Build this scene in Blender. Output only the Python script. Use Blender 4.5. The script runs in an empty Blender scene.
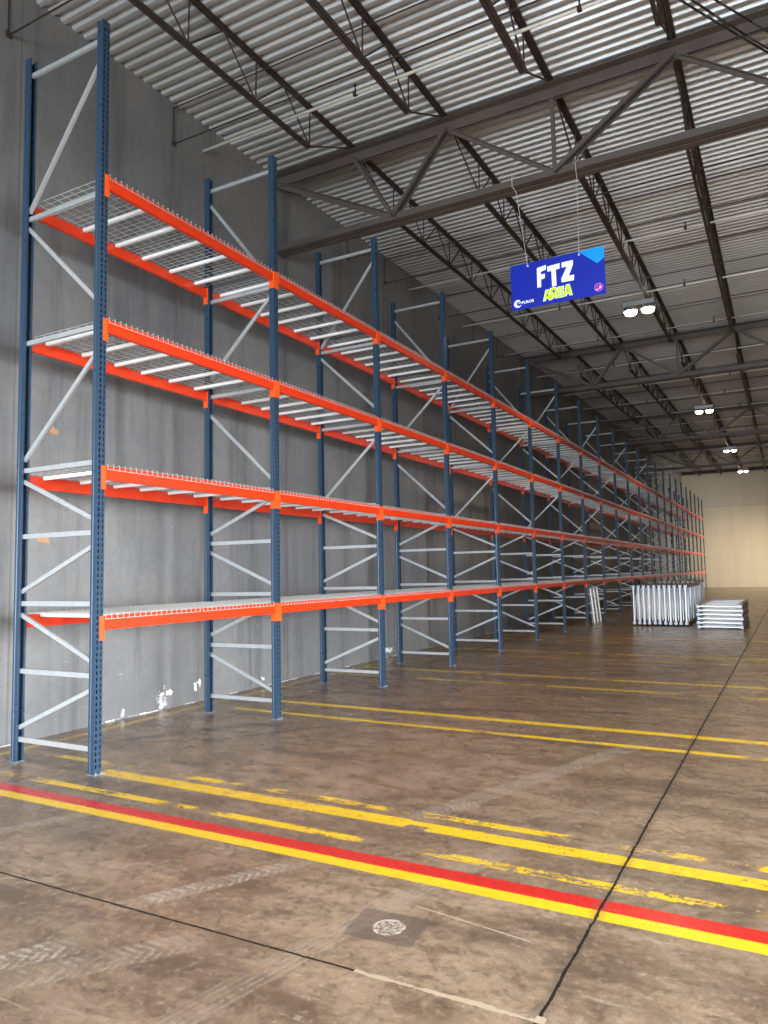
import bpy, bmesh, math, random
from mathutils import Vector, Matrix
from mathutils.geometry import tessellate_polygon
random.seed(7)
C = bpy.context.scene.collection
PI = math.pi

# ------------------------------------------------------------------ node helper
class V:
    def __init__(s, nt, sock): s.nt = nt; s.s = sock
    def _m(s, op, *a):
        n = s.nt.nodes.new('ShaderNodeMath'); n.operation = op
        for i, x in enumerate((s,) + a):
            if isinstance(x, V): s.nt.links.new(x.s, n.inputs[i])
            else: n.inputs[i].default_value = x
        return V(s.nt, n.outputs[0])
    def __add__(s, o): return s._m('ADD', o)
    __radd__ = __add__
    def __sub__(s, o): return s._m('SUBTRACT', o)
    def __rsub__(s, o): return (s * -1.0) + o
    def __mul__(s, o): return s._m('MULTIPLY', o)
    __rmul__ = __mul__
    def __truediv__(s, o): return s._m('DIVIDE', o)
    def abs(s): return s._m('ABSOLUTE')
    def gt(s, o): return s._m('GREATER_THAN', o)
    def lt(s, o): return s._m('LESS_THAN', o)
    def max(s, o): return s._m('MAXIMUM', o)
    def min(s, o): return s._m('MINIMUM', o)
    def sin(s): return s._m('SINE')
    def sqrt(s): return s._m('SQRT')
    def wrap(s, period):          # into [-period/2, period/2)
        return ((s / period + 0.5)._m('FRACT') - 0.5) * period
    def step(s, a, b):            # smooth 0..1 from a to b
        n = s.nt.nodes.new('ShaderNodeMapRange'); n.interpolation_type = 'SMOOTHSTEP'
        s.nt.links.new(s.s, n.inputs[0])
        n.inputs[1].default_value = a; n.inputs[2].default_value = b
        return V(s.nt, n.outputs[0])

class Mat:
    def __init__(self, name):
        m = bpy.data.materials.new(name); m.use_nodes = True
        self.m = m; self.nt = m.node_tree
        self.b = self.nt.nodes['Principled BSDF']
        tc = self.nt.nodes.new('ShaderNodeTexCoord')
        self.P = tc.outputs['Object']
        sp = self.nt.nodes.new('ShaderNodeSeparateXYZ'); self.nt.links.new(self.P, sp.inputs[0])
        self.x, self.y, self.z = (V(self.nt, sp.outputs[i]) for i in range(3))
    def noise(self, scale, detail=4, rough=.55, stretch=None, dist=0.0):
        n = self.nt.nodes.new('ShaderNodeTexNoise')
        n.inputs['Scale'].default_value = scale; n.inputs['Detail'].default_value = detail
        n.inputs['Roughness'].default_value = rough; n.inputs['Distortion'].default_value = dist
        if stretch:
            mp = self.nt.nodes.new('ShaderNodeMapping'); mp.inputs['Scale'].default_value = stretch
            self.nt.links.new(self.P, mp.inputs[0]); self.nt.links.new(mp.outputs[0], n.inputs[0])
        else:
            self.nt.links.new(self.P, n.inputs[0])
        return V(self.nt, n.outputs[0])
    def musg(self, scale): return self.noise(scale, 8, .7)
    def vor(self, scale, feature='DISTANCE_TO_EDGE', stretch=(1, 1, 1)):
        n = self.nt.nodes.new('ShaderNodeTexVoronoi'); n.feature = feature
        n.inputs['Scale'].default_value = scale
        mp = self.nt.nodes.new('ShaderNodeMapping'); mp.inputs['Scale'].default_value = stretch
        self.nt.links.new(self.P, mp.inputs[0]); self.nt.links.new(mp.outputs[0], n.inputs[0])
        return V(self.nt, n.outputs['Distance'])
    def col(self, rgb):
        n = self.nt.nodes.new('ShaderNodeRGB'); n.outputs[0].default_value = (*rgb, 1)
        return n.outputs[0]
    def mix(self, fac, a, b, mode='MIX'):
        n = self.nt.nodes.new('ShaderNodeMix'); n.data_type = 'RGBA'; n.blend_type = mode
        if isinstance(fac, V): self.nt.links.new(fac.s, n.inputs[0])
        else: n.inputs[0].default_value = fac
        for i, c in ((6, a), (7, b)):
            if isinstance(c, tuple): n.inputs[i].default_value = (*c, 1)
            else: self.nt.links.new(c, n.inputs[i])
        return n.outputs[2]
    def set(self, name, v):
        i = self.b.inputs[name]
        if isinstance(v, V): self.nt.links.new(v.s, i)
        elif isinstance(v, tuple): i.default_value = (*v, 1)
        elif isinstance(v, (float, int)): i.default_value = v
        else: self.nt.links.new(v, i)
    def bump(self, h, strength=.3, dist=.01):
        n = self.nt.nodes.new('ShaderNodeBump'); n.inputs['Strength'].default_value = strength
        n.inputs['Distance'].default_value = dist
        self.nt.links.new(h.s, n.inputs['Height']); self.nt.links.new(n.outputs[0], self.b.inputs['Normal'])

def simple(name, rgb, rough=.5, metal=0., vary=.12, scale=6., var_rgb=None, spec=.5):
    M = Mat(name)
    n = M.noise(scale, 5, .6).step(.3, .7)
    dark = tuple(c * (1 - vary) for c in rgb) if var_rgb is None else var_rgb
    M.set('Base Color', M.mix(n, rgb, dark))
    M.set('Roughness', n * .12 + (rough - .06)); M.set('Metallic', metal)
    M.set('Specular IOR Level', spec)
    return M.m

# ------------------------------------------------------------------ materials
m_post = simple('blue_post_paint', (.025, .055, .098), .32, .1, .10, 3)
m_brace = simple('galvanised_brace', (.52, .54, .55), .38, .5, .12, 12)
m_rail = simple('orange_rail_paint', (.66, .036, .003), .36, 0, .14, 5)
m_conn = simple('orange_connector_paint', (.76, .085, .006), .42, 0, .12, 8)
m_wire = simple('zinc_wire', (.52, .53, .52), .38, .3, .1, 20)
m_chan = simple('white_zinc_channel', (.80, .80, .78), .45, .1, .06, 10)
m_foot = simple('steel_foot_plate', (.30, .33, .38), .45, .5, .25, 20)
m_stackfoot = simple('pale_blue_grey_plate', (.50, .55, .66), .45, .2, .2, 20)
m_stack = simple('white_zinc_frame', (.74, .76, .80), .38, .25, .08, 10)
m_stackpost = simple('grey_zinc_post', (.40, .39, .37), .4, .5, .2, 10)
m_steel = simple('brown_primer_steel', (.048, .036, .030), .55, .1, .25, 3)
m_girder = simple('taupe_primer_steel', (.082, .066, .056), .5, .1, .2, 2)
m_pipe = simple('pale_pipe', (.80, .76, .66), .35, .1, .15, 6)
m_cable = simple('black_cable', (.008, .008, .009), .5)
m_sprk = simple('dark_sprinkler_head', (.05, .04, .035), .5, .4)
m_lightblock = simple('light_block_slab', (.2, .2, .2), .8)
m_lamp = simple('lamp_housing', (.35, .35, .35), .4, .6)
m_wirelight = simple('steel_hanging_wire', (.6, .58, .54), .4, .3)

def emis(name, rgb, st):
    M = Mat(name); M.set('Base Color', rgb); M.set('Emission Color', rgb); M.set('Emission Strength', st)
    return M.m
m_glow = emis('lit_lens', (1., .88, .66), 26.)

# ceiling deck
M = Mat('galvanised_roof_deck')
n1 = M.noise(.35, 3, .5); n2 = M.noise(.8, 3, .6)
M.set('Base Color', M.mix(n1.step(.3, .7), M.mix(n2.step(.4, .8), (.43, .43, .425), (.48, .48, .47)), (.35, .345, .33)))
M.set('Roughness', .42); M.set('Metallic', .35)
m_deck = M.m

# grey wall
M = Mat('grey_painted_concrete_wall')
big = M.noise(.45, 5, .6); streak = M.noise(1.0, 6, .65, (1, 3.2, .22)); fine = M.noise(14, 5, .6)
c = M.mix(big.step(.35, .65), (.185, .184, .180), (.140, .141, .144))
c = M.mix(streak.step(.50, .70) * .60, c, (.055, .055, .055))
c = M.mix(streak.step(.42, .24) * .35, c, (.22, .22, .215))
c = M.mix(fine.step(.35, .75) * .25, c, (.08, .08, .08))
jy = ((M.y - .36).wrap(4.66)).abs()
c = M.mix((jy.lt(.012)) * .6, c, (.09, .085, .08))
sc = M.noise(9, 6, .7, (1, .7, 2.2))
sc2 = M.noise(16, 8, .75)
chip = sc2.gt(.72) * M.z.lt(.40) * M.noise(1.7, 2).gt(.55)
def blob(cy_, cz_, ry, rz):
    d = (((M.y - cy_) / ry)._m('POWER', 2.0) + ((M.z - cz_) / rz)._m('POWER', 2.0)).sqrt() + (sc2 - .5) * 6.5
    return d.lt(1.0)
for a in ((2.42, .12, .055, .10), (2.53, .19, .06, .03), (1.80, .06, .02, .05), (3.0, .20, .03, .05), (3.08, .25, .02, .04), (1.62, .008, .12, .007), (2.15, .006, .22, .006), (8.3, .13, .16, .04), (4.4, .1, .03, .03)):
    chip = chip.max(blob(*a))
chip = chip.max(M.z.lt(.005) * M.noise(2.2, 3).gt(.52))
hole = (((M.y - 2.43) / .025)._m('POWER', 2.0) + ((M.z - .13) / .045)._m('POWER', 2.0)).sqrt().lt(1.0)
c = M.mix(chip, c, (.66, .65, .62))
c = M.mix(hole * chip * .8, c, (.16, .15, .14))
org = blob(.72, 2.03, .05, .035).max(blob(.83, 3.2, .05, .035))
c = M.mix(org * .7, c, (.55, .25, .07))
scr = M.noise(5, 4, .7, (1, 1.2, 5)).gt(.70) * M.z.lt(2.4)
c = M.mix(scr * .5, c, (.48, .48, .48))
M.set('Base Color', c); M.set('Roughness', fine * .2 + .42); M.bump(fine, .25, .01)
m_wall = M.m

M = Mat('cream_painted_far_wall')
v1 = M.noise(.5, 4, .6, (2.5, 1, .3)).step(.3, .7)
c = M.mix(v1, (.72, .64, .49), (.66, .58, .43))
c = M.mix(M.z.gt(6.25) * .40, c, (.50, .47, .41))
c = M.mix((M.z - 6.25).abs().lt(.03) * .5, c, (.4, .36, .28))
c = M.mix(((M.x - .6).wrap(1.22)).abs().lt(.02) * .18, c, (.4, .36, .28))
M.set('Base Color', c); M.set('Roughness', .6)
m_far = M.m
m_side = simple('grey_side_wall', (.20, .195, .185), .7, 0, .1, 1)

# floor
M = Mat('stained_concrete_floor')
x, y = M.x, M.y
big = M.noise(.55, 6, .62); med = M.noise(2.2, 8, .68, (1, 1.6, 1), .4); fine = M.noise(22, 8, .72); vf = M.noise(140, 3, .6)
along = M.noise(.9, 6, .62, (.35, 2.4, 1), .3)
far_ = y.step(-1.8, 5.0)
mot = M.noise(6, 9, .74, (1, 1.3, 1), .6)
c = M.mix(big.step(.36, .64), (.365, .280, .200), (.245, .180, .124))
c = M.mix(far_ * .50, c, (.190, .108, .044))          # golden lamp reflection painted into the mid and far floor colour
c = M.mix(med.step(.42, .64) * .62, c, (.115, .078, .048))
c = M.mix(along.step(.46, .66) * .60, c, (.075, .055, .040))
c = M.mix(med.step(.46, .26) * .45, c, (.40, .32, .245))
c = M.mix(mot.step(.48, .66) * .65, c, (.080, .057, .038))
c = M.mix(mot.step(.44, .28) * .45, c, (.43, .335, .245))
c = M.mix(fine.step(.50, .66) * .60, c, (.09, .07, .056))
c = M.mix(fine.step(.46, .32) * .45, c, (.50, .42, .34))
c = M.mix(vf.step(.52, .70) * .45, c, (.07, .056, .045))
speck = M.noise(9, 3, .5).gt(.70) * fine.gt(.5)
c = M.mix(speck * .55, c, (.07, .055, .045))
# drag scratches
scr = M.noise(3.0, 5, .7, (.5, 7, 1), 1.2).gt(.665) * fine.gt(.47)
c = M.mix(scr * .40, c, (.46, .41, .35))
wob = (M.noise(7, 5, .7) - .5)
# tyre tracks: (x0,y0,x1,y1,half width,strength,kind)
for (x0, y0, x1, y1, w, st, kind) in (
        (1.95, -2.5, 2.25, -2.03, .10, .55, 0), (2.17, -1.62, 2.63, -.80, .075, .55, 0), (2.90, .15, 3.85, 2.8, .11, .42, 0),
        (3.05, -2.35, 3.42, -.60, .085, .42, 1), (3.36, -1.0, 3.93, .95, .07, .35, 1),
        (.55, -1.25, .80, -.72, .07, .40, 0), (.95, -1.2, 1.22, .02, .09, .32, 1), (2.25, -2.35, 2.72, -1.75, .10, .35, 0),
        (1.7, .5, 2.9, 2.6, .08, .18, 1)):
    L = math.hypot(x1 - x0, y1 - y0); ux, uy = (x1 - x0) / L, (y1 - y0) / L
    s = (x - x0) * ux + (y - y0) * uy
    t = (x - x0) * (-uy) + (y - y0) * ux
    m = (t.abs() + wob * .05).step(w, w * .75) * (s.step(-.12, .1)) * ((L - s).step(-.15, .1))
    if kind == 0:
        pat = ((s + t.abs() * .8 + wob * .10) * 120.).sin().step(-.2, .5) * .6 + .4
    else:
        pat = ((t + wob * .03) * 190.).sin().step(.0, .8) * .45 + .2
    c = M.mix(m * pat * mot.step(.36, .56) * fine.step(.40, .52) * (st * 1.15), c, (.50, .46, .41))
# dark rubber scuffs
for (x0, y0, x1, y1, w) in ((2.83, -1.98, 2.93, -1.86, .018), (3.0, 3.0, 3.25, 3.05, .04), (3.75, 2.55, 3.85, 2.6, .05), (-.8, 1.0, 0.0, 2.2, .10), (.2, 1.6, 1.2, 3.0, .06), (-.9, 3.4, .2, 5.2, .10), (1.0, 3.6, 3.5, 4.3, .10)):
    L = math.hypot(x1 - x0, y1 - y0); ux, uy = (x1 - x0) / L, (y1 - y0) / L
    s = (x - x0) * ux + (y - y0) * uy; t = (x - x0) * (-uy) + (y - y0) * ux
    m = (t.abs() + wob * w * 1.5).step(w, w * .4) * s.step(-.05, .05) * (L - s).step(-.05, .05)
    c = M.mix(m * .45, c, (.055, .045, .04))
# painted lines
wn = M.noise(16, 8, .75, (.35, 1.5, 1)) * .55 + M.noise(70, 6, .7, (.6, 1.2, 1)) * .45; wl = M.noise(1.6, 4, .6, (1, .6, 1))
YEL = (.84, .57, .012); RED = (.58, .016, .014)
def line(cen, w, wear, colr, xr=None, skew=0., thr2=None, ref=0.0, patch=0.):
    global c
    d = (y - cen + (x - ref) * (-skew)).abs() + wob * .012
    m = d.lt(w / 2)
    m = m * (wn + (wl - .5) * patch).gt(wear)
    if xr: m = m * (x + wob * .2).gt(xr[0]) * (x + wob * .2).lt(xr[1])
    c = M.mix(m * .93, c, M.mix(fine.step(.35, .7) * .35, colr, tuple(k * .62 for k in colr)))
line(-.562, .125, .39, RED, None, -.0135, ref=0.)
line(-.672, .100, .385, YEL, None, -.0135, ref=0.)
line(.082, .150, .452, YEL, (-.02, 2.9), -.022, ref=.3, patch=.12)
line(.055, .135, .440, YEL, (3.05, 9.), -.022, ref=.8, patch=.12)
line(.105, .07, .43, YEL, (2.6, 3.4), -.022, ref=.3, patch=.2)
line(.290, .085, .505, YEL, (-1.0, 9.), -.022, ref=0., patch=.9)
line(-.312, .085, .505, YEL, (-1.3, 9.), -.018, ref=0., patch=.7)
line(3.41, .135, .41, YEL, (-1.3, 12), -.030, ref=1.6, patch=.3)
line(2.77, .100, .44, YEL, (-.9, 12), -.028, ref=1.9, patch=.5)
per = (y - 6.83 + x * .03).wrap(3.30)
for off, w, wear in ((0., .14, .45), (-.88, .11, .48)):
    m = ((per - off).wrap(3.30)).abs().lt(w / 2) * y.gt(5.) * (wn + (wl - .5) * .5).gt(wear) * x.gt(-1.35)
    c = M.mix(m * .80, c, tuple(k * .85 for k in YEL))
m = ((x + 1.40).abs() + wob * .02).lt(.055) * (wn + (wl - .5) * .3).gt(.47)
c = M.mix(m * .75, c, (.62, .43, .05))
# saw-cut joints
jx = (x - 4.245 - (y + 1.6) * .009) + wob * .018 + (mot - .5) * .02
jm = (jx.abs() + (fine - .5) * .016).lt(.0068) * y.gt(-1.68)
jy1 = (y + 1.648) + wob * .014
j1 = (jy1.abs() + (fine - .5) * .008).lt(.0065) * x.lt(3.50)
jfar = ((y - 4.55).wrap(6.2)).abs() + wob * .012
j2 = jfar.lt(.009) * y.gt(3.)
halo = (jx.abs().step(.05, .012) * y.gt(-1.7) * .35)
c = M.mix(halo, c, (.10, .08, .065))
c = M.mix(j2 * .6, c, (.05, .04, .035))
c = M.mix(jm.max(j1) * .95, c, (.018, .015, .014))
fill = (jy1.abs() + wob * .04 + (fine - .5) * .03).lt(.012) * x.gt(3.48) * x.lt(4.27)
fill = fill.max(((((x - 4.25)._m('POWER', 2.) + (y + 1.64)._m('POWER', 2.)).sqrt()) + wob * .09).lt(.022))
c = M.mix(fill * .9, c, (.46, .39, .29))
fill2 = (jfar.lt(.014)) * y.lt(8) * y.gt(3.) * x.gt(4.35) * x.lt(4.75)
c = M.mix(fill2 * .6, c, (.50, .40, .30))
# patched square with chalky ring
pu = (x - 3.425) * 1.0 + (y + 1.262) * .12; pv = (y + 1.262) - (x - 3.425) * .06
sq = ((pu.abs().max(pv.abs() * 1.25)) + wob * .03).lt(.17)
c = M.mix(sq * .6, c, (.105, .09, .08))
r = ((x - 3.434)._m('POWER', 2.) + (y + 1.262)._m('POWER', 2.)).sqrt() + wob * .012
ring = ((r - .070).abs().lt(.006) * fine.gt(.46)).max(r.lt(.070) * (M.noise(60, 4, .7)).gt(.50) * .8)
c = M.mix(ring * .75, c, (.62, .58, .54))
thin = ((y + 1.02 + (x - 3.5) * .16).abs() + wob * .006).lt(.004) * x.gt(3.45) * x.lt(4.05) * fine.gt(.42)
c = M.mix(thin * .6, c, (.6, .54, .46))
M.set('Base Color', c)
M.set('Roughness', (med * .16 + fine * .16 + .11).max(jm.max(j1) * .9))
M.set('Specular IOR Level', (jm.max(j1) * -.5) + .5)
M.bump(fine * .6 + med * .4 + vf * .15 - jm.max(j1) * 1.5, .20, .006)
m_floor = M.m

# ------------------------------------------------------------------ mesh helpers
def box(bm, x0, x1, y0, y1, z0, z1):
    v = [bm.verts.new((a, b, c_)) for a in (x0, x1) for b in (y0, y1) for c_ in (z0, z1)]
    for f in ((0, 1, 3, 2), (4, 6, 7, 5), (0, 4, 5, 1), (2, 3, 7, 6), (0, 2, 6, 4), (1, 5, 7, 3)):
        bm.faces.new([v[i] for i in f])

def sweep(bm, prof, p, q, up=(0, 0, 1), closed=True, caps=True):
    """extrude a 2-D profile (a across, b up) from p to q"""
    p, q = Vector(p), Vector(q); d = (q - p).normalized(); u = Vector(up)
    u = (u - d * u.dot(d)).normalized(); r = d.cross(u)
    A = [bm.verts.new(p + r * a + u * b) for a, b in prof]
    B = [bm.verts.new(q + r * a + u * b) for a, b in prof]
    n = len(prof)
    for i in range(n if closed else n - 1):
        j = (i + 1) % n
        bm.faces.new((A[i], A[j], B[j], B[i]))
    if closed and caps:
        bm.faces.new(A[::-1]); bm.faces.new(B)

def rect(w, h): return [(-w / 2, -h / 2), (w / 2, -h / 2), (w / 2, h / 2), (-w / 2, h / 2)]
def circ(r, n=8): return [(r * math.cos(2 * PI * i / n), r * math.sin(2 * PI * i / n)) for i in range(n)]
def chan(w, d, t):   # U channel, web at b=0, legs to b=d
    return [(-w / 2, 0), (w / 2, 0), (w / 2, d), (w / 2 - t, d), (w / 2 - t, t), (-w / 2 + t, t), (-w / 2 + t, d), (-w / 2, d)]

def tube(bm, pts, r, n=8):
    for a, b in zip(pts, pts[1:]):
        d = Vector(b) - Vector(a)
        sweep(bm, circ(r, n), a, b, (0, 0, 1) if abs(d.normalized().z) < .9 else (1, 0, 0))

def mesh(name, bm, mat, smooth=False, norm=True):
    me = bpy.data.meshes.new(name)
    if norm: bmesh.ops.recalc_face_normals(bm, faces=bm.faces)
    bm.to_mesh(me); bm.free()
    for m in (mat if isinstance(mat, (list, tuple)) else (mat,)): me.materials.append(m)
    if smooth:
        for p in me.polygons: p.use_smooth = True
    return me

def ob(name, me, parent=None, loc=(0, 0, 0), rot=(0, 0, 0), **props):
    o = bpy.data.objects.new(name, me); C.objects.link(o)
    o.location = loc; o.rotation_euler = rot
    if parent: o.parent = parent
    for k, v in props.items(): o[k] = v
    return o

def copy_tree(o, parent=None):
    c_ = o.copy(); C.objects.link(c_)
    if parent: c_.parent = parent
    for ch in list(o.children): copy_tree(ch, c_)
    return c_

def tagc(o, label, cat, group=None):
    o['label'] = label; o['category'] = cat
    if group: o['group'] = group
    return o

def struct(name, bm, mat, **k):
    o = ob(name, mesh(name, bm, mat, **k)); o['kind'] = 'structure'; return o

ORD = ['nearest', 'second', 'third', 'fourth', 'fifth', 'sixth', 'seventh', 'eighth', 'ninth', 'tenth', 'eleventh', 'twelfth',
       'thirteenth', 'fourteenth', 'fifteenth', 'sixteenth', 'seventeenth', 'eighteenth', 'nineteenth', 'twentieth',
       'twenty-first', 'twenty-second', 'twenty-third']

# ------------------------------------------------------------------ measures
WX = -1.67           # grey wall face
BAY = 2.497; NB = 22
H = 6.607
LEV = [1.201, 2.480, 3.776, 5.081]
LN = ['lowest', 'second lowest', 'second highest', 'top']
FAR = 58.4; NEAR = -13.0; RIGHT = 14.0
def zdeck(yy): return 7.83 + .0235 * yy

# ------------------------------------------------------------------ room shell
bm = bmesh.new(); box(bm, WX - .3, RIGHT + .3, NEAR - .3, FAR + .3, -.25, 0); struct('floor', bm, m_floor)
bm = bmesh.new(); box(bm, WX - .3, WX, NEAR - .3, FAR + .3, 0, 9.6); struct('wall_left', bm, m_wall)
bm = bmesh.new(); box(bm, WX, RIGHT, FAR, FAR + .3, 0, 9.6); struct('wall_far', bm, m_far)
# right wall with dock doorways, near wall with dock doorways
DW, DH = 3.4, 3.6
def wall_with_openings(name, horizontal, at, lo, hi, centres, w, h, thick, top=9.6):
    bm = bmesh.new(); cur = lo
    def bb(a, b, z0, z1):
        if horizontal: box(bm, a, b, at, at + thick, z0, z1)
        else: box(bm, at, at + thick, a, b, z0, z1)
    for c_ in centres:
        bb(cur, c_ - w / 2, 0, h); cur = c_ + w / 2
    bb(cur, hi, 0, h); bb(lo, hi, h, top)
    struct(name, bm, m_side)
nearC = [1.2, 6.2, 11.2]; rightC = [-7., -1., 5., 53.]  # last right-hand opening is added to light the far wall
wall_with_openings('wall_near', True, NEAR - .3, WX, RIGHT, nearC, DW, DH, .3)
wall_with_openings('wall_right', False, RIGHT, NEAR - .3, FAR + .3, rightC, DW, DH, .3)

# corrugated roof deck
bm = bmesh.new()
P_, d_ = .152, .046
offs = [(0, 0), (.050, 0), (.076, d_), (.126, d_), (.152, 0)]
rows = []; yy = NEAR - .3; ycur = yy
while ycur < FAR + .3:
    for o_, h_ in offs[:4]:
        rows.append((ycur + o_, zdeck(ycur + o_) + h_))
    ycur += P_
prev = None
for (a, z) in rows:
    cur = (bm.verts.new((WX - .02, a, z)), bm.verts.new((RIGHT + .1, a, z)))
    if prev: bm.faces.new((prev[0], prev[1], cur[1], cur[0]))
    prev = cur
struct('ceiling', bm, m_deck, norm=False)
bm = bmesh.new()
vs = []
for xx in (WX - .3, RIGHT + .3):
    for a in (NEAR - .3, FAR + .3):
        for dz in (.10, .34): vs.append(bm.verts.new((xx, a, zdeck(a) + dz)))
for f in ((0, 1, 3, 2), (4, 6, 7, 5), (0, 4, 5, 1), (2, 3, 7, 6), (0, 2, 6, 4), (1, 5, 7, 3)): bm.faces.new([vs[i] for i in f])
struct('ceiling_light_block', bm, m_lightblock)  # unseen slab added above the deck to block light

# ------------------------------------------------------------------ rack frames
def post_mesh(name, height, mat, hole=True):
    """open C post: slotted web faces +x, lips on the -x side, foot at z=0"""
    bm = bmesh.new(); X0 = .0345; pitch = .0508; hw, hh = .015, .030
    n = int((height - .06) / pitch)
    ys = [-.039, -.027, -.014, .014, .027, .039]
    def q(y0, y1, z0, z1): bm.faces.new([bm.verts.new(p) for p in ((X0, y0, z0), (X0, y1, z0), (X0, y1, z1), (X0, y0, z1))])
    if hole:
        for a, b in ((0, 1), (2, 3), (4, 5)): q(ys[a], ys[b], 0, height)
        for a, b in ((1, 2), (3, 4)):
            z = 0.
            for k in range(n):
                z0 = .05 + k * pitch
                q(ys[a], ys[b], z, z0); z = z0 + hh
            q(ys[a], ys[b], z, height)
    else: q(-.039, .039, 0, height)
    for s in (-1, 1):
        prof = [(X0, .039), (.014, .039), (.008, .033), (-.012, .033), (-.018, .039), (-.0375, .039), (-.0375, .020), (-.028, .020)]
        pts = [(a, s * b) for a, b in prof]
        lo = [bm.verts.new((a, b, 0)) for a, b in pts]; hi = [bm.verts.new((a, b, height)) for a, b in pts]
        for i in range(len(pts) - 1): bm.faces.new((lo[i], lo[i + 1], hi[i + 1], hi[i]))
    me = mesh(name, bm, mat, norm=False)
    return me

HZ = [.20, .80, 1.40, 2.005, 2.61, 3.805, 5.005, 6.44]
DG = [(.30, .69, 0), (1.30, .91, 1), (1.505, 1.90, 0), (2.51, 2.115, 1), (2.705, 3.58, 0), (4.915, 4.03, 1), (5.07, 6.26, 0)]
def make_frame(name, height, hz, dg, mp, mb, bw=.042, endw=None):
    root = ob(name, None)
    pm = post_mesh('post', height, mp)
    ob('post', pm, root, (0, 0, 0)); ob('post', pm, root, (-1.0, 0, 0), (0, 0, PI))
    for z in hz:
        bm = bmesh.new(); w = endw if (endw and (z == hz[0] or z == hz[-1])) else bw
        sweep(bm, chan(w, .026, .003), (-.975, -.013, z), (-.025, -.013, z), (0, 1, 0))
        ob('horizontal_brace', mesh('horizontal_brace', bm, mb), root)
    for zr, zf, k in dg:
        bm = bmesh.new(); sweep(bm, chan(bw * .9, .024, .003), (-.975, -.012, zr), (-.025, -.012, zf), (0, 1, 0))
        ob('diagonal_brace', mesh('diagonal_brace', bm, mb), root)
    bm = bmesh.new(); fw = .052 if hz[0] > .1 else .042
    (box(bm, -.045, .055, -fw, fw, 0.001, .007) if hz[0] > .1 else box(bm, -.036, .038, -.040, .040, -.006, .001))
    for a in ((-.028, .028) if hz[0] > .1 else ()):
        sweep(bm, circ(.007, 6), (.046, a, .007), (.046, a, .018), (1, 0, 0))
    fm = mesh('foot_plate', bm, m_foot if hz[0] > .1 else m_stackfoot)
    ob('foot_plate', fm, root, (0, 0, 0)); ob('foot_plate', fm, root, (-1.0, 0, 0), (0, 0, PI))
    return root
frameA = make_frame('rack_frame', H, HZ, DG, m_post, m_brace)
frames = [frameA]
for k in range(1, NB + 1): frames.append(copy_tree(frameA))
for k, f in enumerate(frames):
    f.location = (0, BAY * k, 0) if k % 2 == 0 else (-1.0, BAY * k, 0)
    if k % 2: f.rotation_euler = (0, 0, PI)
    side = 'nearest, standing at the red floor stripe' if k == 0 else ('farthest, by the cream wall' if k == NB else '%s in the row from the near end' % ORD[k])
    tagc(f, 'tall blue rack frame with grey braces, ' + side, 'rack frame', 'rack frames along the grey wall')

# ------------------------------------------------------------------ shelf rails
RL = BAY - .094
bm = bmesh.new()
prof = [(0, 0), (-.045, 0), (-.045, .082), (-.028, .082), (-.028, .12), (0, .12)]
A = [bm.verts.new((a + .030, -RL / 2, b)) for a, b in prof]; B = [bm.verts.new((a + .030, RL / 2, b)) for a, b in prof]
for i in range(6): bm.faces.new((A[i], A[(i + 1) % 6], B[(i + 1) % 6], B[i]))
bm.faces.new(A[::-1]); bm.faces.new(B)
bmesh.ops.recalc_face_normals(bm, faces=bm.faces)
bmesh.ops.bevel(bm, geom=[e for e in bm.edges if abs(e.verts[0].co.y - e.verts[1].co.y) > 1], offset=.004, segments=2, affect='EDGES')
me_rail = mesh('shelf_rail', bm, m_rail)
def conn_mesh(s):
    bm = bmesh.new()
    box(bm, .0355, .0405, min(0, s * .046), max(0, s * .046), -.085, .118)   # wraps the post face
    box(bm, -.030, .0405, min(s * -.002, s * -.0005), max(s * -.002, s * -.0005), -.085, .118)
    for z in (-.06, 0., .06): box(bm, .0405, .044, s * .022 - .006, s * .022 + .006, z - .008, z + .008)
    return mesh('end_connector', bm, m_conn)
rail0 = ob('shelf_rail', me_rail)
ob('end_connector', conn_mesh(-1), rail0, (0, -RL / 2, 0)); ob('end_connector', conn_mesh(1), rail0, (0, RL / 2, 0))
first = True
for k in range(NB):
    for l in range(4):
        for side in (0, 1):
            r_ = rail0 if first else copy_tree(rail0); first = False
            z = LEV[l] - .022
            r_.location = (0, BAY * (k + .5), z) if side == 0 else (-1.0, BAY * (k + .5), z)
            if side: r_.rotation_euler = (0, 0, PI)
            tagc(r_, 'orange shelf rail on the %s side, %s level, %s rack bay' % (('aisle', 'wall')[side], LN[l], ORD[k] + (' from the front' if k else '')), 'shelf rail', 'orange rails of the rack row')

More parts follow.
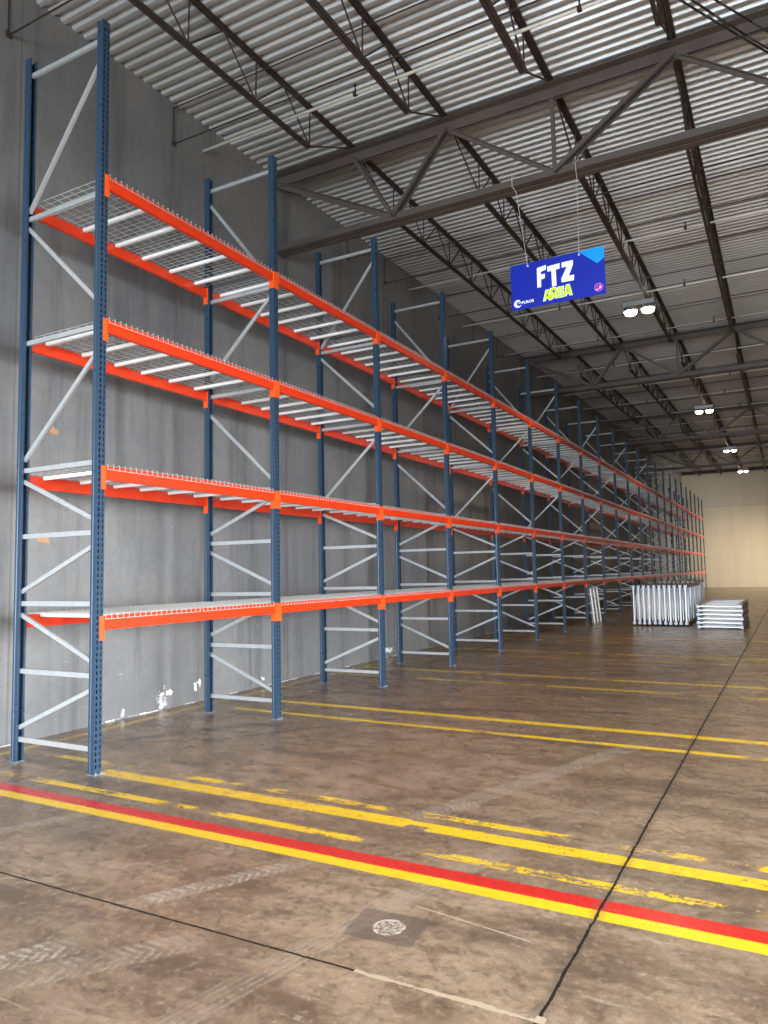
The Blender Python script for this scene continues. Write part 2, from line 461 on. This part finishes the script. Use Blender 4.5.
# ------------------------------------------------------------------ wire decks
DWD = 1.165
def deck():
    root = ob('wire_deck', None)
    bm = bmesh.new(); hw = .0022
    zt = .008
    xf, xr = .036, -1.036
    n = 18
    for i in range(n + 1):
        yy = -DWD / 2 + .006 + (DWD - .012) * i / n
        pts = [(xf, yy, -.036), (xf, yy, zt + .006), (xf - .012, yy, zt), (xr + .012, yy, zt), (xr, yy, zt + .006), (xr, yy, -.036)]
        for a, b in zip(pts, pts[1:]):
            sweep(bm, rect(hw * 2, hw * 2), a, b, (0, 1, 0))
    xs = [xf + .002, -.04] + [-.04 - .92 * j / 8 for j in range(1, 9)] + [xr - .002]
    for j, xx in enumerate(xs):
        zz = -.034 if j in (0, len(xs) - 1) else zt - .006
        sweep(bm, rect(hw * 2, hw * 2), (xx, -DWD / 2, zz), (xx, DWD / 2, zz), (0, 0, 1))
    ob('wire_mesh', mesh('wire_mesh', bm, m_wire, norm=False), root)
    bm = bmesh.new()
    sweep(bm, [(-.021, 0), (.021, 0), (.021, -.003), (.0165, -.032), (-.0165, -.032), (-.021, -.003)], (-.995, 0, -.002), (-.005, 0, -.002), (0, 0, 1))
    cm = mesh('support_channel', bm, m_chan)
    for yy in (-.42, -.005, .41): ob('support_channel', cm, root, (0, yy, 0))
    return root
deck0 = deck(); first = True
for k in range(NB):
    for l in range(4):
        for h_ in (0, 1):
            d = deck0 if first else copy_tree(deck0); first = False
            jit = random.uniform(-.008, .008)
            d.location = (0, BAY * k + .046 + .015 + DWD / 2 + h_ * (DWD + .035) + jit, LEV[l] - .022 + .1245)
            tagc(d, 'zinc wire mesh deck, %s half of %s rack bay, %s level' % (('near', 'far')[h_], ORD[k], LN[l]), 'wire deck', 'wire decks on the rack shelves')
d = copy_tree(deck0)      # the one leaning on the uprights
# local -x points up, the channels face the aisle
Mx = Matrix(((.09, 0, -.9959, 0), (0, -1, 0, 0), (-.9959, 0, -.09, 0), (0, 0, 0, 1)))
d.matrix_world = Matrix.Translation((.185, 17.92, .040)) @ Mx
tagc(d, 'single wire mesh deck leaning upright against the rack frames on the floor', 'wire deck', 'wire decks on the rack shelves')
d['group'] = 'leaning wire deck'

# ------------------------------------------------------------------ stacks of short frames
SL = 3.75
sh = make_frame('short_rack_frame', SL, [.03, .62, 1.22, 1.82, 2.42, 3.02, SL - .03], [(.1, .55, 0), (1.15, .70, 1), (1.30, 1.75, 0), (2.35, 1.90, 1), (2.50, 2.95, 0), (3.65, 3.1, 1)], m_stackpost, m_stack, .055, .082)
used = False
def short(mat, label, group):
    global used
    s = sh if not used else copy_tree(sh); used = True
    s.matrix_world = mat; tagc(s, label, 'rack frame', group)
def basis(cx_, cy_, cz_, loc, tilt=0.):
    m = Matrix.Identity(4)
    for i in range(3): m[i][0], m[i][1], m[i][2], m[i][3] = cx_[i], cy_[i], cz_[i], loc[i]
    return Matrix.Translation(loc) @ Matrix.Rotation(tilt, 4, 'Y') @ Matrix.Translation([-q for q in loc]) @ m
NS = 11
for i in range(NS):      # stood on edge: frame height runs along world y, depth runs up
    xx = 1.345 + i * .136
    lab = 'white short rack frame standing on edge, ' + ('leftmost of the front bundle' if i == 0 else 'rightmost of the front bundle' if i == NS - 1 else '%s from the left in the front bundle' % ORD[i])
    short(basis((0, 0, 1), (1, 0, 0), (0, 1, 0), (xx, 17.35 + random.uniform(-.03, .03), 1.082), random.uniform(-.002, .014)), lab, 'short frames standing on edge')
for i in range(8):
    xx = 1.40 + i * .145
    lab = 'white short rack frame in rear upright bundle behind the front one, %s from the left' % ('first' if i == 0 else ORD[i])
    short(basis((0, 0, 1), (1, 0, 0), (0, 1, 0), (xx, 22.1 + random.uniform(-.05, .05), 1.10), random.uniform(-.004, .004)), lab, 'short frames in the rear bundle')
NF = 6
for i in range(NF):
    lab = 'white short rack frame lying flat, ' + ('bottommost of the low stack' if i == 0 else 'topmost of the low stack' if i == NF - 1 else '%s from the bottom of the low stack' % ORD[i])
    short(basis((1, 0, 0), (0, 0, -1), (0, 1, 0), (4.085 + random.uniform(-.012, .012), 16.55 + random.uniform(-.04, .04), .062 + i * .104)), lab, 'short frames lying flat')

# ------------------------------------------------------------------ roof girders
GY = [4.78, 17.6, 30.4, 43.2]
PX = 1.49; JX = [-.18 + PX * k for k in range(8)]
GN = ['nearest', 'second', 'third', 'fourth and farthest']
for k, gy in enumerate(GY):
    zt = zdeck(gy) - .065; zb = zt - 1.245
    g = ob('roof_girder', None, None, (WX + .02, gy, zb))
    x0, x1 = WX + .01, RIGHT - .1; bx_ = -(WX + .02)
    def part(nm, f):
        bm = bmesh.new(); f(bm); o = ob(nm, mesh(nm, bm, m_girder), g, (bx_, -gy, -zb)); return o
    def chord(top):
        def f(bm):
            for s in (-1, 1):
                if top:
                    box(bm, x0, x1, gy + s * .02 if s > 0 else gy - .034, gy + .034 if s > 0 else gy - .02, zt - .15, zt)
                    box(bm, x0, x1, gy + .034 if s > 0 else gy - .15, gy + .15 if s > 0 else gy - .034, zt - .014, zt)
                else:
                    box(bm, x0 + .05, x1, gy + .02 if s > 0 else gy - .034, gy + .034 if s > 0 else gy - .02, zb, zb + .14)
                    box(bm, x0 + .05, x1, gy + .034 if s > 0 else gy - .12, gy + .12 if s > 0 else gy - .034, zb, zb + .014)
        return f
    part('top_chord', chord(True)); part('bottom_chord', chord(False))
    def web(nm, a, b, w, dbl):
        def f(bm):
            for s in ((-1, 1) if dbl else (0,)):
                sweep(bm, [(-w / 2, 0), (w / 2, 0), (w / 2, .012), (-w / 2 + .012, .012), (-w / 2 + .012, w * .7), (-w / 2, w * .7)],
                      (a[0], gy + s * .045, a[1]), (b[0], gy + s * .045, b[1]), (0, 1 if s > 0 else -1, 0))
        part(nm, f)
    T, Bz = zt - .10, zb + .09
    b0 = .45
    web('diagonal_brace', (x0 + .05, T), (b0, Bz), .085, False)
    web('vertical_brace', (JX[0], T), (b0, Bz), .055, True)
    web('diagonal_brace', (JX[1], T), (b0, Bz), .075, True)
    xb = JX[2]
    while xb < 9:
        web('diagonal_brace', (xb - PX, T), (xb, Bz), .06, False)
        web('vertical_brace', (xb, T), (xb, Bz), .055, False)
        web('diagonal_brace', (xb + PX, T), (xb, Bz), .08, True)
        xb += 2 * PX
    tagc(g, 'taupe steel roof girder crossing the ceiling, %s from the camera' % GN[k], 'roof girder', 'roof girders')

# ------------------------------------------------------------------ bar joists
bm = bmesh.new(); box(bm, WX, RIGHT, FAR - .10, FAR, zdeck(FAR) - .30, zdeck(FAR) - .06); struct('trim_1', bm, m_steel)
spans = [(GY[0] - 12.8, GY[0])] + list(zip(GY, GY[1:])) + [(GY[-1], FAR - .1)]
SN = ['before the nearest girder', 'between first and second girders', 'between second and third girders', 'between third and fourth girders', 'past the farthest girder']
JN = ['first', 'second', 'third', 'fourth', 'fifth', 'sixth', 'seventh']
JD = .58
def joist_proto(L):
    sl = .0235
    root = ob('roof_joist', None)
    def part(nm, f):
        bm = bmesh.new(); f(bm); return ob(nm, mesh(nm, bm, m_steel), root)
    L_ = [(-.006, 0), (-.006, -.045), (-.010, -.045), (-.010, -.004), (-.050, -.004), (-.050, 0)]
    R_ = [(-a, b) for a, b in L_][::-1]
    fl = lambda P: [(a, -b) for a, b in P][::-1]
    Z = lambda yy, dz: sl * yy + dz
    end = 1.22 if L > 6 else .5
    def top(bm):
        for pr in (L_, R_): sweep(bm, pr, (0, .03, Z(.03, 0)), (0, L - .03, Z(L - .03, 0)))
    def bot(bm):
        for pr in (fl(L_), fl(R_)): sweep(bm, pr, (0, end, Z(end, -JD)), (0, L - end, Z(L - end, -JD)))
    part('top_chord', top); part('bottom_chord', bot)
    def web(bm):
        pts = [(0, .1, Z(.1, -.03)), (0, end, Z(end, -JD + .02))]
        n = max(1, round((L - 2 * end) / 1.2)); st = (L - 2 * end) / n
        for i in range(n):
            a = end + st * i
            pts += [(0, a + st / 2, Z(a + st / 2, -.03)), (0, a + st, Z(a + st, -JD + .02))]
        pts.append((0, L - .1, Z(L - .1, -.03)))
        tube(bm, pts, .012, 6)
        for i in range(n + 1):
            a = end + st * i
            tube(bm, [(0, a, Z(a, -JD + .02)), (0, a + .02, Z(a, -.02))], .010, 6)
    part('web', web)
    return root
protos = {}
for si, (a, b) in enumerate(spans):
    for ji in range(7):
        L = round(b - a, 3)
        if L in protos: j = copy_tree(protos[L])
        else: j = joist_proto(L); protos[L] = j
        j.location = (JX[ji], a, zdeck(a) - .002)
        tagc(j, 'brown open-web roof joist, %s row from the grey wall, %s' % (JN[ji], SN[si]), 'roof joist', 'roof joists')

# bridging rows
BR = [.2, 2.56, 7.0, 8.45, 11.1, 13.3, 15.1]
BR += [a + 12.8 for a in (7.2, 9.6, 12.0, 14.4)] + [a + 25.6 for a in (7.6, 10.8, 14.0)] + [a + 38.4 for a in (8.2, 11.4, 14.6)]
for i, by in enumerate(BR):
    zt = zdeck(by) - .065; zb = zdeck(by) - JD + .012
    r_ = ob('joist_bridging', None, None, (WX, by, zb))
    def part(nm, f):
        bm = bmesh.new(); f(bm); return ob(nm, mesh(nm, bm, m_steel), r_, (-WX, -by, -zb))
    pr = [(-.011, -.011), (.011, -.011), (.011, -.008), (-.008, -.008), (-.008, .011), (-.011, .011)]
    part('top_angle', lambda bm: sweep(bm, pr, (WX, by, zt), (JX[-2] + .1, by, zt)))
    part('bottom_angle', lambda bm: sweep(bm, pr, (WX, by, zb), (JX[-2] + .1, by, zb)))
    part('wall_hanger', lambda bm: (box(bm, WX + .001, WX + .012, by - .008, by + .008, zb - .02, zt), box(bm, WX + .001, WX + .03, by - .03, by + .03, zb - .03, zb + .03)))
    tagc(r_, 'thin steel bridging across the roof joists, %s row from the front' % (ORD[i] if i else 'first'), 'joist bridging', 'joist bridging rows')

# sprinkler branch pipes
PYs = [3.12, 9.55, 12.6, 15.8, 18.95, 22.3, 25.4, 28.6, 31.75, 35.3, 38.5, 42.6, 46.5, 50.5, 54.2]
for i, py in enumerate(PYs):
    z = zdeck(py) - (.40 if i == 0 else .36)
    bm = bmesh.new(); sweep(bm, circ(.017 if i else .019, 10), (WX + .01, 0, 0), (RIGHT - .1, 0, 0), (0, 0, 1))
    p_ = ob('sprinkler_pipe', mesh('sprinkler_pipe', bm, m_pipe, smooth=True), None, (0, py, z))
    bm = bmesh.new()
    box(bm, -.024, .024, -.024, .024, -.024, .024)
    sweep(bm, circ(.010, 8), (0, 0, .02), (0, 0, .11), (1, 0, 0)); sweep(bm, circ(.024, 8), (0, 0, .11), (0, 0, .115), (1, 0, 0))
    hm = mesh('sprinkler_head', bm, m_sprk)
    for xx in ((.8, 3.55, 6.6) if i % 2 == 0 else (1.0, 3.9, 6.9)): ob('sprinkler_head', hm, p_, (xx, 0, 0))
    tagc(p_, 'pale sprinkler pipe with dark heads under roof deck, %s from the front' % (ORD[i] if i else 'first'), 'sprinkler pipe', 'sprinkler pipes')

# power cables at the top right corner
for i, (dx, sag) in enumerate(((0, .10), (.10, .14), (.24, .02))):
    bm = bmesh.new(); pts = []
    for t in range(13):
        u = t / 12; a = Vector((3.9, 1.9, 7.13)); b = Vector((7.2, 7.4, 7.25))
        p = a.lerp(b, u); p.z -= sag * math.sin(PI * u) * 1.2; p.x += dx * (1 if i < 2 else .7) * (1 - u * .5); pts.append(tuple(p))
    tube(bm, pts, .011, 8)
    o = ob('power_cable', mesh('power_cable', bm, m_cable, smooth=True))
    tagc(o, 'black cable slung under the roof at upper right, %s' % ('leftmost of three', 'middle one of three', 'rightmost of three')[i], 'cable', 'cables slung under the roof')

# ------------------------------------------------------------------ high-bay lamps
LP = [(2.60, 12.5), (2.72, 26.6), (2.86, 40.3), (2.95, 53.4)]
LPn = ['nearest and largest in view', 'second along the aisle', 'third along the aisle', 'farthest by the cream wall']
def lamp_meshes():
    bm = bmesh.new()
    box(bm, -.33, .33, -.10, .10, .10, .20)
    for s in (-1, 1):
        prof = [(.07, .16), (.15, .02), (.155, 0), (.145, 0), (.06, .10)]
        n = 20
        rings = [[bm.verts.new((s * .185 + r * math.cos(2 * PI * i / n), r * math.sin(2 * PI * i / n), z)) for i in range(n)] for r, z in prof]
        for ra, rb in zip(rings, rings[1:]):
            for i in range(n): bm.faces.new((ra[i], ra[(i + 1) % n], rb[(i + 1) % n], rb[i]))
    body = mesh('housing', bm, m_lamp)
    bm = bmesh.new(); n = 20
    rings = [[bm.verts.new((r * math.cos(2 * PI * i / n), r * math.sin(2 * PI * i / n), z)) for i in range(n)] for r, z in ((.14, .012), (.135, -.03), (.11, -.07), (.06, -.09))]
    for ra, rb in zip(rings, rings[1:]):
        for i in range(n): bm.faces.new((ra[i], ra[(i + 1) % n], rb[(i + 1) % n], rb[i]))
    bm.faces.new(rings[-1]); lens = mesh('lens', bm, m_glow)
    bm = bmesh.new()
    for s in (-.25, .25): tube(bm, [(s, 0, .2), (s * .4, 0, .40)], .006, 6)
    hang = mesh('hanger', bm, m_lamp)
    return body, lens, hang
bmesh_l = lamp_meshes()
def lamp(xx, yy, label):
    z = zdeck(yy) - JD - .20
    l = ob('ceiling_lamp', None, None, (xx, yy, z))
    ob('housing', bmesh_l[0], l); ob('hanger', bmesh_l[2], l)
    for s in (-.185, .185): ob('lens', bmesh_l[1], l, (s, 0, 0))
    tagc(l, 'lit twin-head high-bay lamp hanging under the roof, ' + label, 'ceiling lamp', 'high-bay lamps')
    return z
LAMP_W = 900.
def spot(xx, yy, z, w, ang=136, blend=.7, colr=(1, .75, .47)):
    ld = bpy.data.lights.new('lamp_beam', 'SPOT'); ld.energy = w; ld.spot_size = math.radians(ang); ld.spot_blend = blend
    ld.shadow_soft_size = .16; ld.color = colr
    o = ob('lamp_beam', ld, None, (xx, yy, z - .12))
for (lx, ly), nm in zip(LP, LPn):
    z = lamp(lx, ly, nm); spot(lx, ly, z, LAMP_W)
for ly in (-1.4,): spot(2.7, ly, zdeck(ly) - JD - .35, LAMP_W)
for ly in (-1.4, 12.3, 26, 40, 53): spot(9.5, ly, zdeck(ly) - JD - .35, LAMP_W)

# daylight through the dock doorways
def day(name, loc, rot, w, h, e, colr=(.93, .96, 1.0), spread=86):
    ld = bpy.data.lights.new(name, 'AREA'); ld.shape = 'RECTANGLE'; ld.size = w; ld.size_y = h; ld.energy = e; ld.color = colr; ld.spread = math.radians(spread)
    ob(name, ld, None, loc, rot)
TILT = math.radians(25)
for c_ in nearC: day('doorway_daylight', (c_, NEAR - .2, DH / 2), (PI / 2 - math.radians(13), 0, 0), DW, DH, 1250, (.82, .91, 1.), 118)
for c_ in rightC[:3]: day('doorway_daylight', (RIGHT + .2, c_, DH / 2), (0, PI / 2 - TILT, 0), DH, DW, 1250 if c_ < 4 else 900)
for c_ in rightC[3:]: day('doorway_daylight', (RIGHT + .2, c_, DH / 2), (0, PI / 2 - TILT * .3, 0), DH, DW, 1150, (1, .94, .82))  # warm far-end light, added to brighten the cream wall
w = bpy.data.worlds.new('sky'); bpy.context.scene.world = w; w.use_nodes = True
w.node_tree.nodes['Background'].inputs[0].default_value = (.75, .87, 1, 1); w.node_tree.nodes['Background'].inputs[1].default_value = .5

# ------------------------------------------------------------------ hanging sign
def flat(name, rgb, rough=.35):
    M = Mat(name); M.set('Base Color', rgb); M.set('Roughness', rough); return M.m
m_blue = flat('sign_blue', (.002, .014, .30)); m_cyan = flat('sign_cyan', (.0, .26, .75)); m_white = flat('sign_white', (.85, .87, .92))
m_lime = flat('sign_lime', (.52, .85, .01)); m_pink = flat('sign_pink', (.80, .12, .48))
SX0, SX1, SZ0, SZ1, SY = 2.162, 3.372, 5.004, 5.608, 4.78
SW, SH = SX1 - SX0, SZ1 - SZ0
bm = bmesh.new(); box(bm, 0, SW, -.006, .006, 0, SH)
sign = ob('hanging_sign', mesh('hanging_sign', bm, m_blue), None, (SX0, SY, SZ0))
tagc(sign, 'blue hanging sign reading FTZ AREA, hung on wires from the nearest girder', 'sign')
def poly(name, pts, mat, y0=-.0075, th=.0015):
    bm = bmesh.new()
    a = [bm.verts.new((p[0], y0, p[1])) for p in pts]; b = [bm.verts.new((p[0], y0 + th, p[1])) for p in pts]
    bm.faces.new(a); bm.faces.new(b[::-1])
    for i in range(len(pts)):
        j = (i + 1) % len(pts); bm.faces.new((a[j], a[i], b[i], b[j]))
    return ob(name, mesh(name, bm, mat), sign)
poly('cyan_corner', [(SW * .725, SH), (SW * .745, SH * .985), (SW * .925, SH * .665), (SW - .001, SH * .76), (SW, SH)], m_cyan)
def letters(name, glyphs, mat, y0):
    bm = bmesh.new()
    for pts in glyphs:
        a = [bm.verts.new((p[0], y0, p[1])) for p in pts]; b = [bm.verts.new((p[0], y0 + .0015, p[1])) for p in pts]
        for t3 in tessellate_polygon([[Vector((p[0], p[1], 0)) for p in pts]]):
            bm.faces.new([a[k] for k in t3]); bm.faces.new([b[k] for k in t3][::-1])
        for i in range(len(pts)):
            j = (i + 1) % len(pts); bm.faces.new((a[j], a[i], b[i], b[j]))
    return ob(name, mesh(name, bm, mat), sign)
def place(g, ox, oz, sx, sz, lean=0., rot=0.):
    cr, sr = math.cos(rot), math.sin(rot)
    out = []
    for a, b in g:
        a_, b_ = a * sx + lean * b * sx, b * sz
        out.append((ox + a_ * cr - b_ * sr, oz + a_ * sr + b_ * cr))
    return out
F_ = [(0, 0), (.40, .0), (.40, .36), (.78, .40), (.80, .62), (.40, .60), (.40, .74), (.92, .80), (.95, 1.02), (.0, .96)]
T_ = [(.30, 0), (.68, .02), (.68, .74), (1.02, .76), (1.04, 1.0), (-.04, .96), (-.04, .72), (.30, .74)]
Z_ = [(0, .02), (1.02, .0), (1.06, .27), (.62, .27), (1.0, .82), (.98, 1.0), (.04, .99), (.02, .74), (.48, .74), (-.02, .20)]
FTZ = [place(F_, .352, .245, .128, .272, .02), place(T_, .500, .218, .150, .290, -.03), place(Z_, .668, .246, .152, .265, .02)]
letters('ftz_lettering', FTZ, m_white, -.0085)
A_l = [(0, 0), (.26, 0), (.33, .20), (.64, .20), (.70, 0), (.98, 0), (.66, 1), (.30, 1)]
R_l = [(0, 0), (.28, 0), (.28, .34), (.38, .34), (.60, 0), (.94, 0), (.66, .40), (.84, .56), (.84, .84), (.66, 1), (0, 1)]
E_l = [(0, 0), (.82, 0), (.82, .24), (.30, .24), (.30, .39), (.74, .39), (.74, .61), (.30, .61), (.30, .76), (.82, .76), (.82, 1), (0, 1)]
AREA = [place(A_l, .425, .055, .105, .135, .05), place(R_l, .525, .060, .100, .140, .0, .03), place(E_l, .618, .062, .090, .135, .0), place(A_l, .693, .065, .105, .140, .0, .0)]
def grow(pts, e, zs=None):
    n = len(pts); out = []
    ar = sum(pts[i][0] * pts[(i + 1) % n][1] - pts[(i + 1) % n][0] * pts[i][1] for i in range(n))
    sg = 1 if ar > 0 else -1
    for i in range(n):
        p0, p1, p2 = pts[i - 1], pts[i], pts[(i + 1) % n]
        d1 = Vector((p1[0] - p0[0], p1[1] - p0[1])).normalized(); d2 = Vector((p2[0] - p1[0], p2[1] - p1[1])).normalized()
        nrm = Vector((d1.y + d2.y, -(d1.x + d2.x)))
        k = max(.35, 1 + d1.dot(d2)); out.append((p1[0] + sg * e * nrm.x / k, p1[1] + sg * e * nrm.y / k))
    return out
letters('area_outline', [grow(g, .006) for g in AREA], m_white, -.0085)
letters('area_lettering', AREA, m_lime, -.0098)
# counters (eyes) of the letters
letters('letter_counters', [place([(.40, .40), (.58, .40), (.49, .72)], .425, .055, .105, .135, .05), place([(.28, .56), (.54, .56), (.54, .78), (.28, .78)], .525, .060, .100, .140, 0, .03),
                          place([(.40, .40), (.58, .40), (.49, .72)], .693, .065, .105, .140)], m_blue, -.0110)
# crescent emblem and small wordmark, lower left
def arc(cx_, cz_, r, a0, a1, n=18): return [(cx_ + r * math.cos(math.radians(a0 + (a1 - a0) * i / n)), cz_ + r * math.sin(math.radians(a0 + (a1 - a0) * i / n))) for i in range(n + 1)]
cres = arc(.085, .082, .052, 50, 330) + arc(.100, .082, .030, 320, 60)
letters('crescent_emblem', [cres, [(.095, .092), (.112, .100), (.135, .094), (.133, .084), (.112, .088), (.097, .080)]], m_white, -.0085)
cu = bpy.data.curves.new('wordmark', 'FONT'); cu.body = 'PUROS'; cu.size = .052; cu.extrude = .0008; cu.offset = .0012
to = bpy.data.objects.new('tmp', cu); C.objects.link(to)
dg_ = bpy.context.evaluated_depsgraph_get(); me = bpy.data.meshes.new_from_object(to.evaluated_get(dg_)); bpy.data.objects.remove(to)
me.materials.clear(); me.materials.append(m_white)
ob('wordmark', me, sign, (.138, -.0082, .068), (PI / 2, -.02, 0))
# round pink emblem, lower right
ringp = arc(1.125, .095, .052, 0, 350, 34) + arc(1.125, .095, .043, 350, 0, 34)
letters('round_emblem', [ringp, [(1.092, .072), (1.118, .066), (1.158, .078), (1.160, .100), (1.148, .118), (1.130, .122), (1.134, .106), (1.142, .098), (1.138, .086), (1.112, .080)], [(1.098, .088), (1.112, .092), (1.122, .118), (1.108, .112)]], m_pink, -.0085)
letters('emblem_highlight', [[(1.120, .074), (1.148, .080), (1.152, .094), (1.140, .110), (1.134, .104), (1.142, .092), (1.134, .082)], [(1.090, .066), (1.112, .062), (1.112, .068), (1.092, .072)]], m_white, -.0098)
zb0 = zdeck(GY[0]) - .065 - 1.245
for (wx, tx, nm) in ((.235, .10, 'left'), (.90, .93, 'right')):
    bm = bmesh.new()
    a = (wx, -.008, SH - .045); t_ = (tx, -.123, zb0 - SZ0 + .16)
    mid = (tx + (wx - tx) * .25 + .018, -.123, zb0 - SZ0 - .10)
    tube(bm, [a, mid, (tx, -.126, zb0 - SZ0 - .002), t_, (tx + .004, .0, zb0 - SZ0 + .165)], .0035, 6)
    box(bm, wx - .011, wx + .011, -.012, .008, SH - .055, SH - .030)
    o = ob('hanging_wire', mesh('hanging_wire', bm, m_wirelight), sign)

# ------------------------------------------------------------------ camera
f, yaw, pit, rol, cx, cy, h = 736.03, -.4949, .0828, -.0198, 5.1117, -4.3386, 1.6106
Fv = Vector((math.sin(yaw) * math.cos(pit), math.cos(yaw) * math.cos(pit), math.sin(pit)))
Rv = Vector((math.cos(yaw), -math.sin(yaw), 0)); Uv = Rv.cross(Fv)
r2 = Rv * math.cos(rol) + Uv * math.sin(rol); u2 = -Rv * math.sin(rol) + Uv * math.cos(rol)
cam = bpy.data.cameras.new('camera'); cam.sensor_fit = 'HORIZONTAL'; cam.sensor_width = 36; cam.lens = f / 768 * 36
co = ob('camera', cam); m = Matrix.Identity(4)
for i in range(3): m[i][0], m[i][1], m[i][2], m[i][3] = r2[i], u2[i], -Fv[i], (cx, cy, h)[i]
co.matrix_world = m; cam.clip_start = .05; cam.clip_end = 200
sc_ = bpy.context.scene; sc_.camera = co
vs_ = sc_.view_settings; vs_.view_transform = 'Standard'; vs_.look = 'None'; vs_.gamma = 1; vs_.use_curve_mapping = False
vs_.exposure = -0.33
sc_.cycles.max_bounces = 8; sc_.cycles.diffuse_bounces = 4; sc_.cycles.use_denoising = True
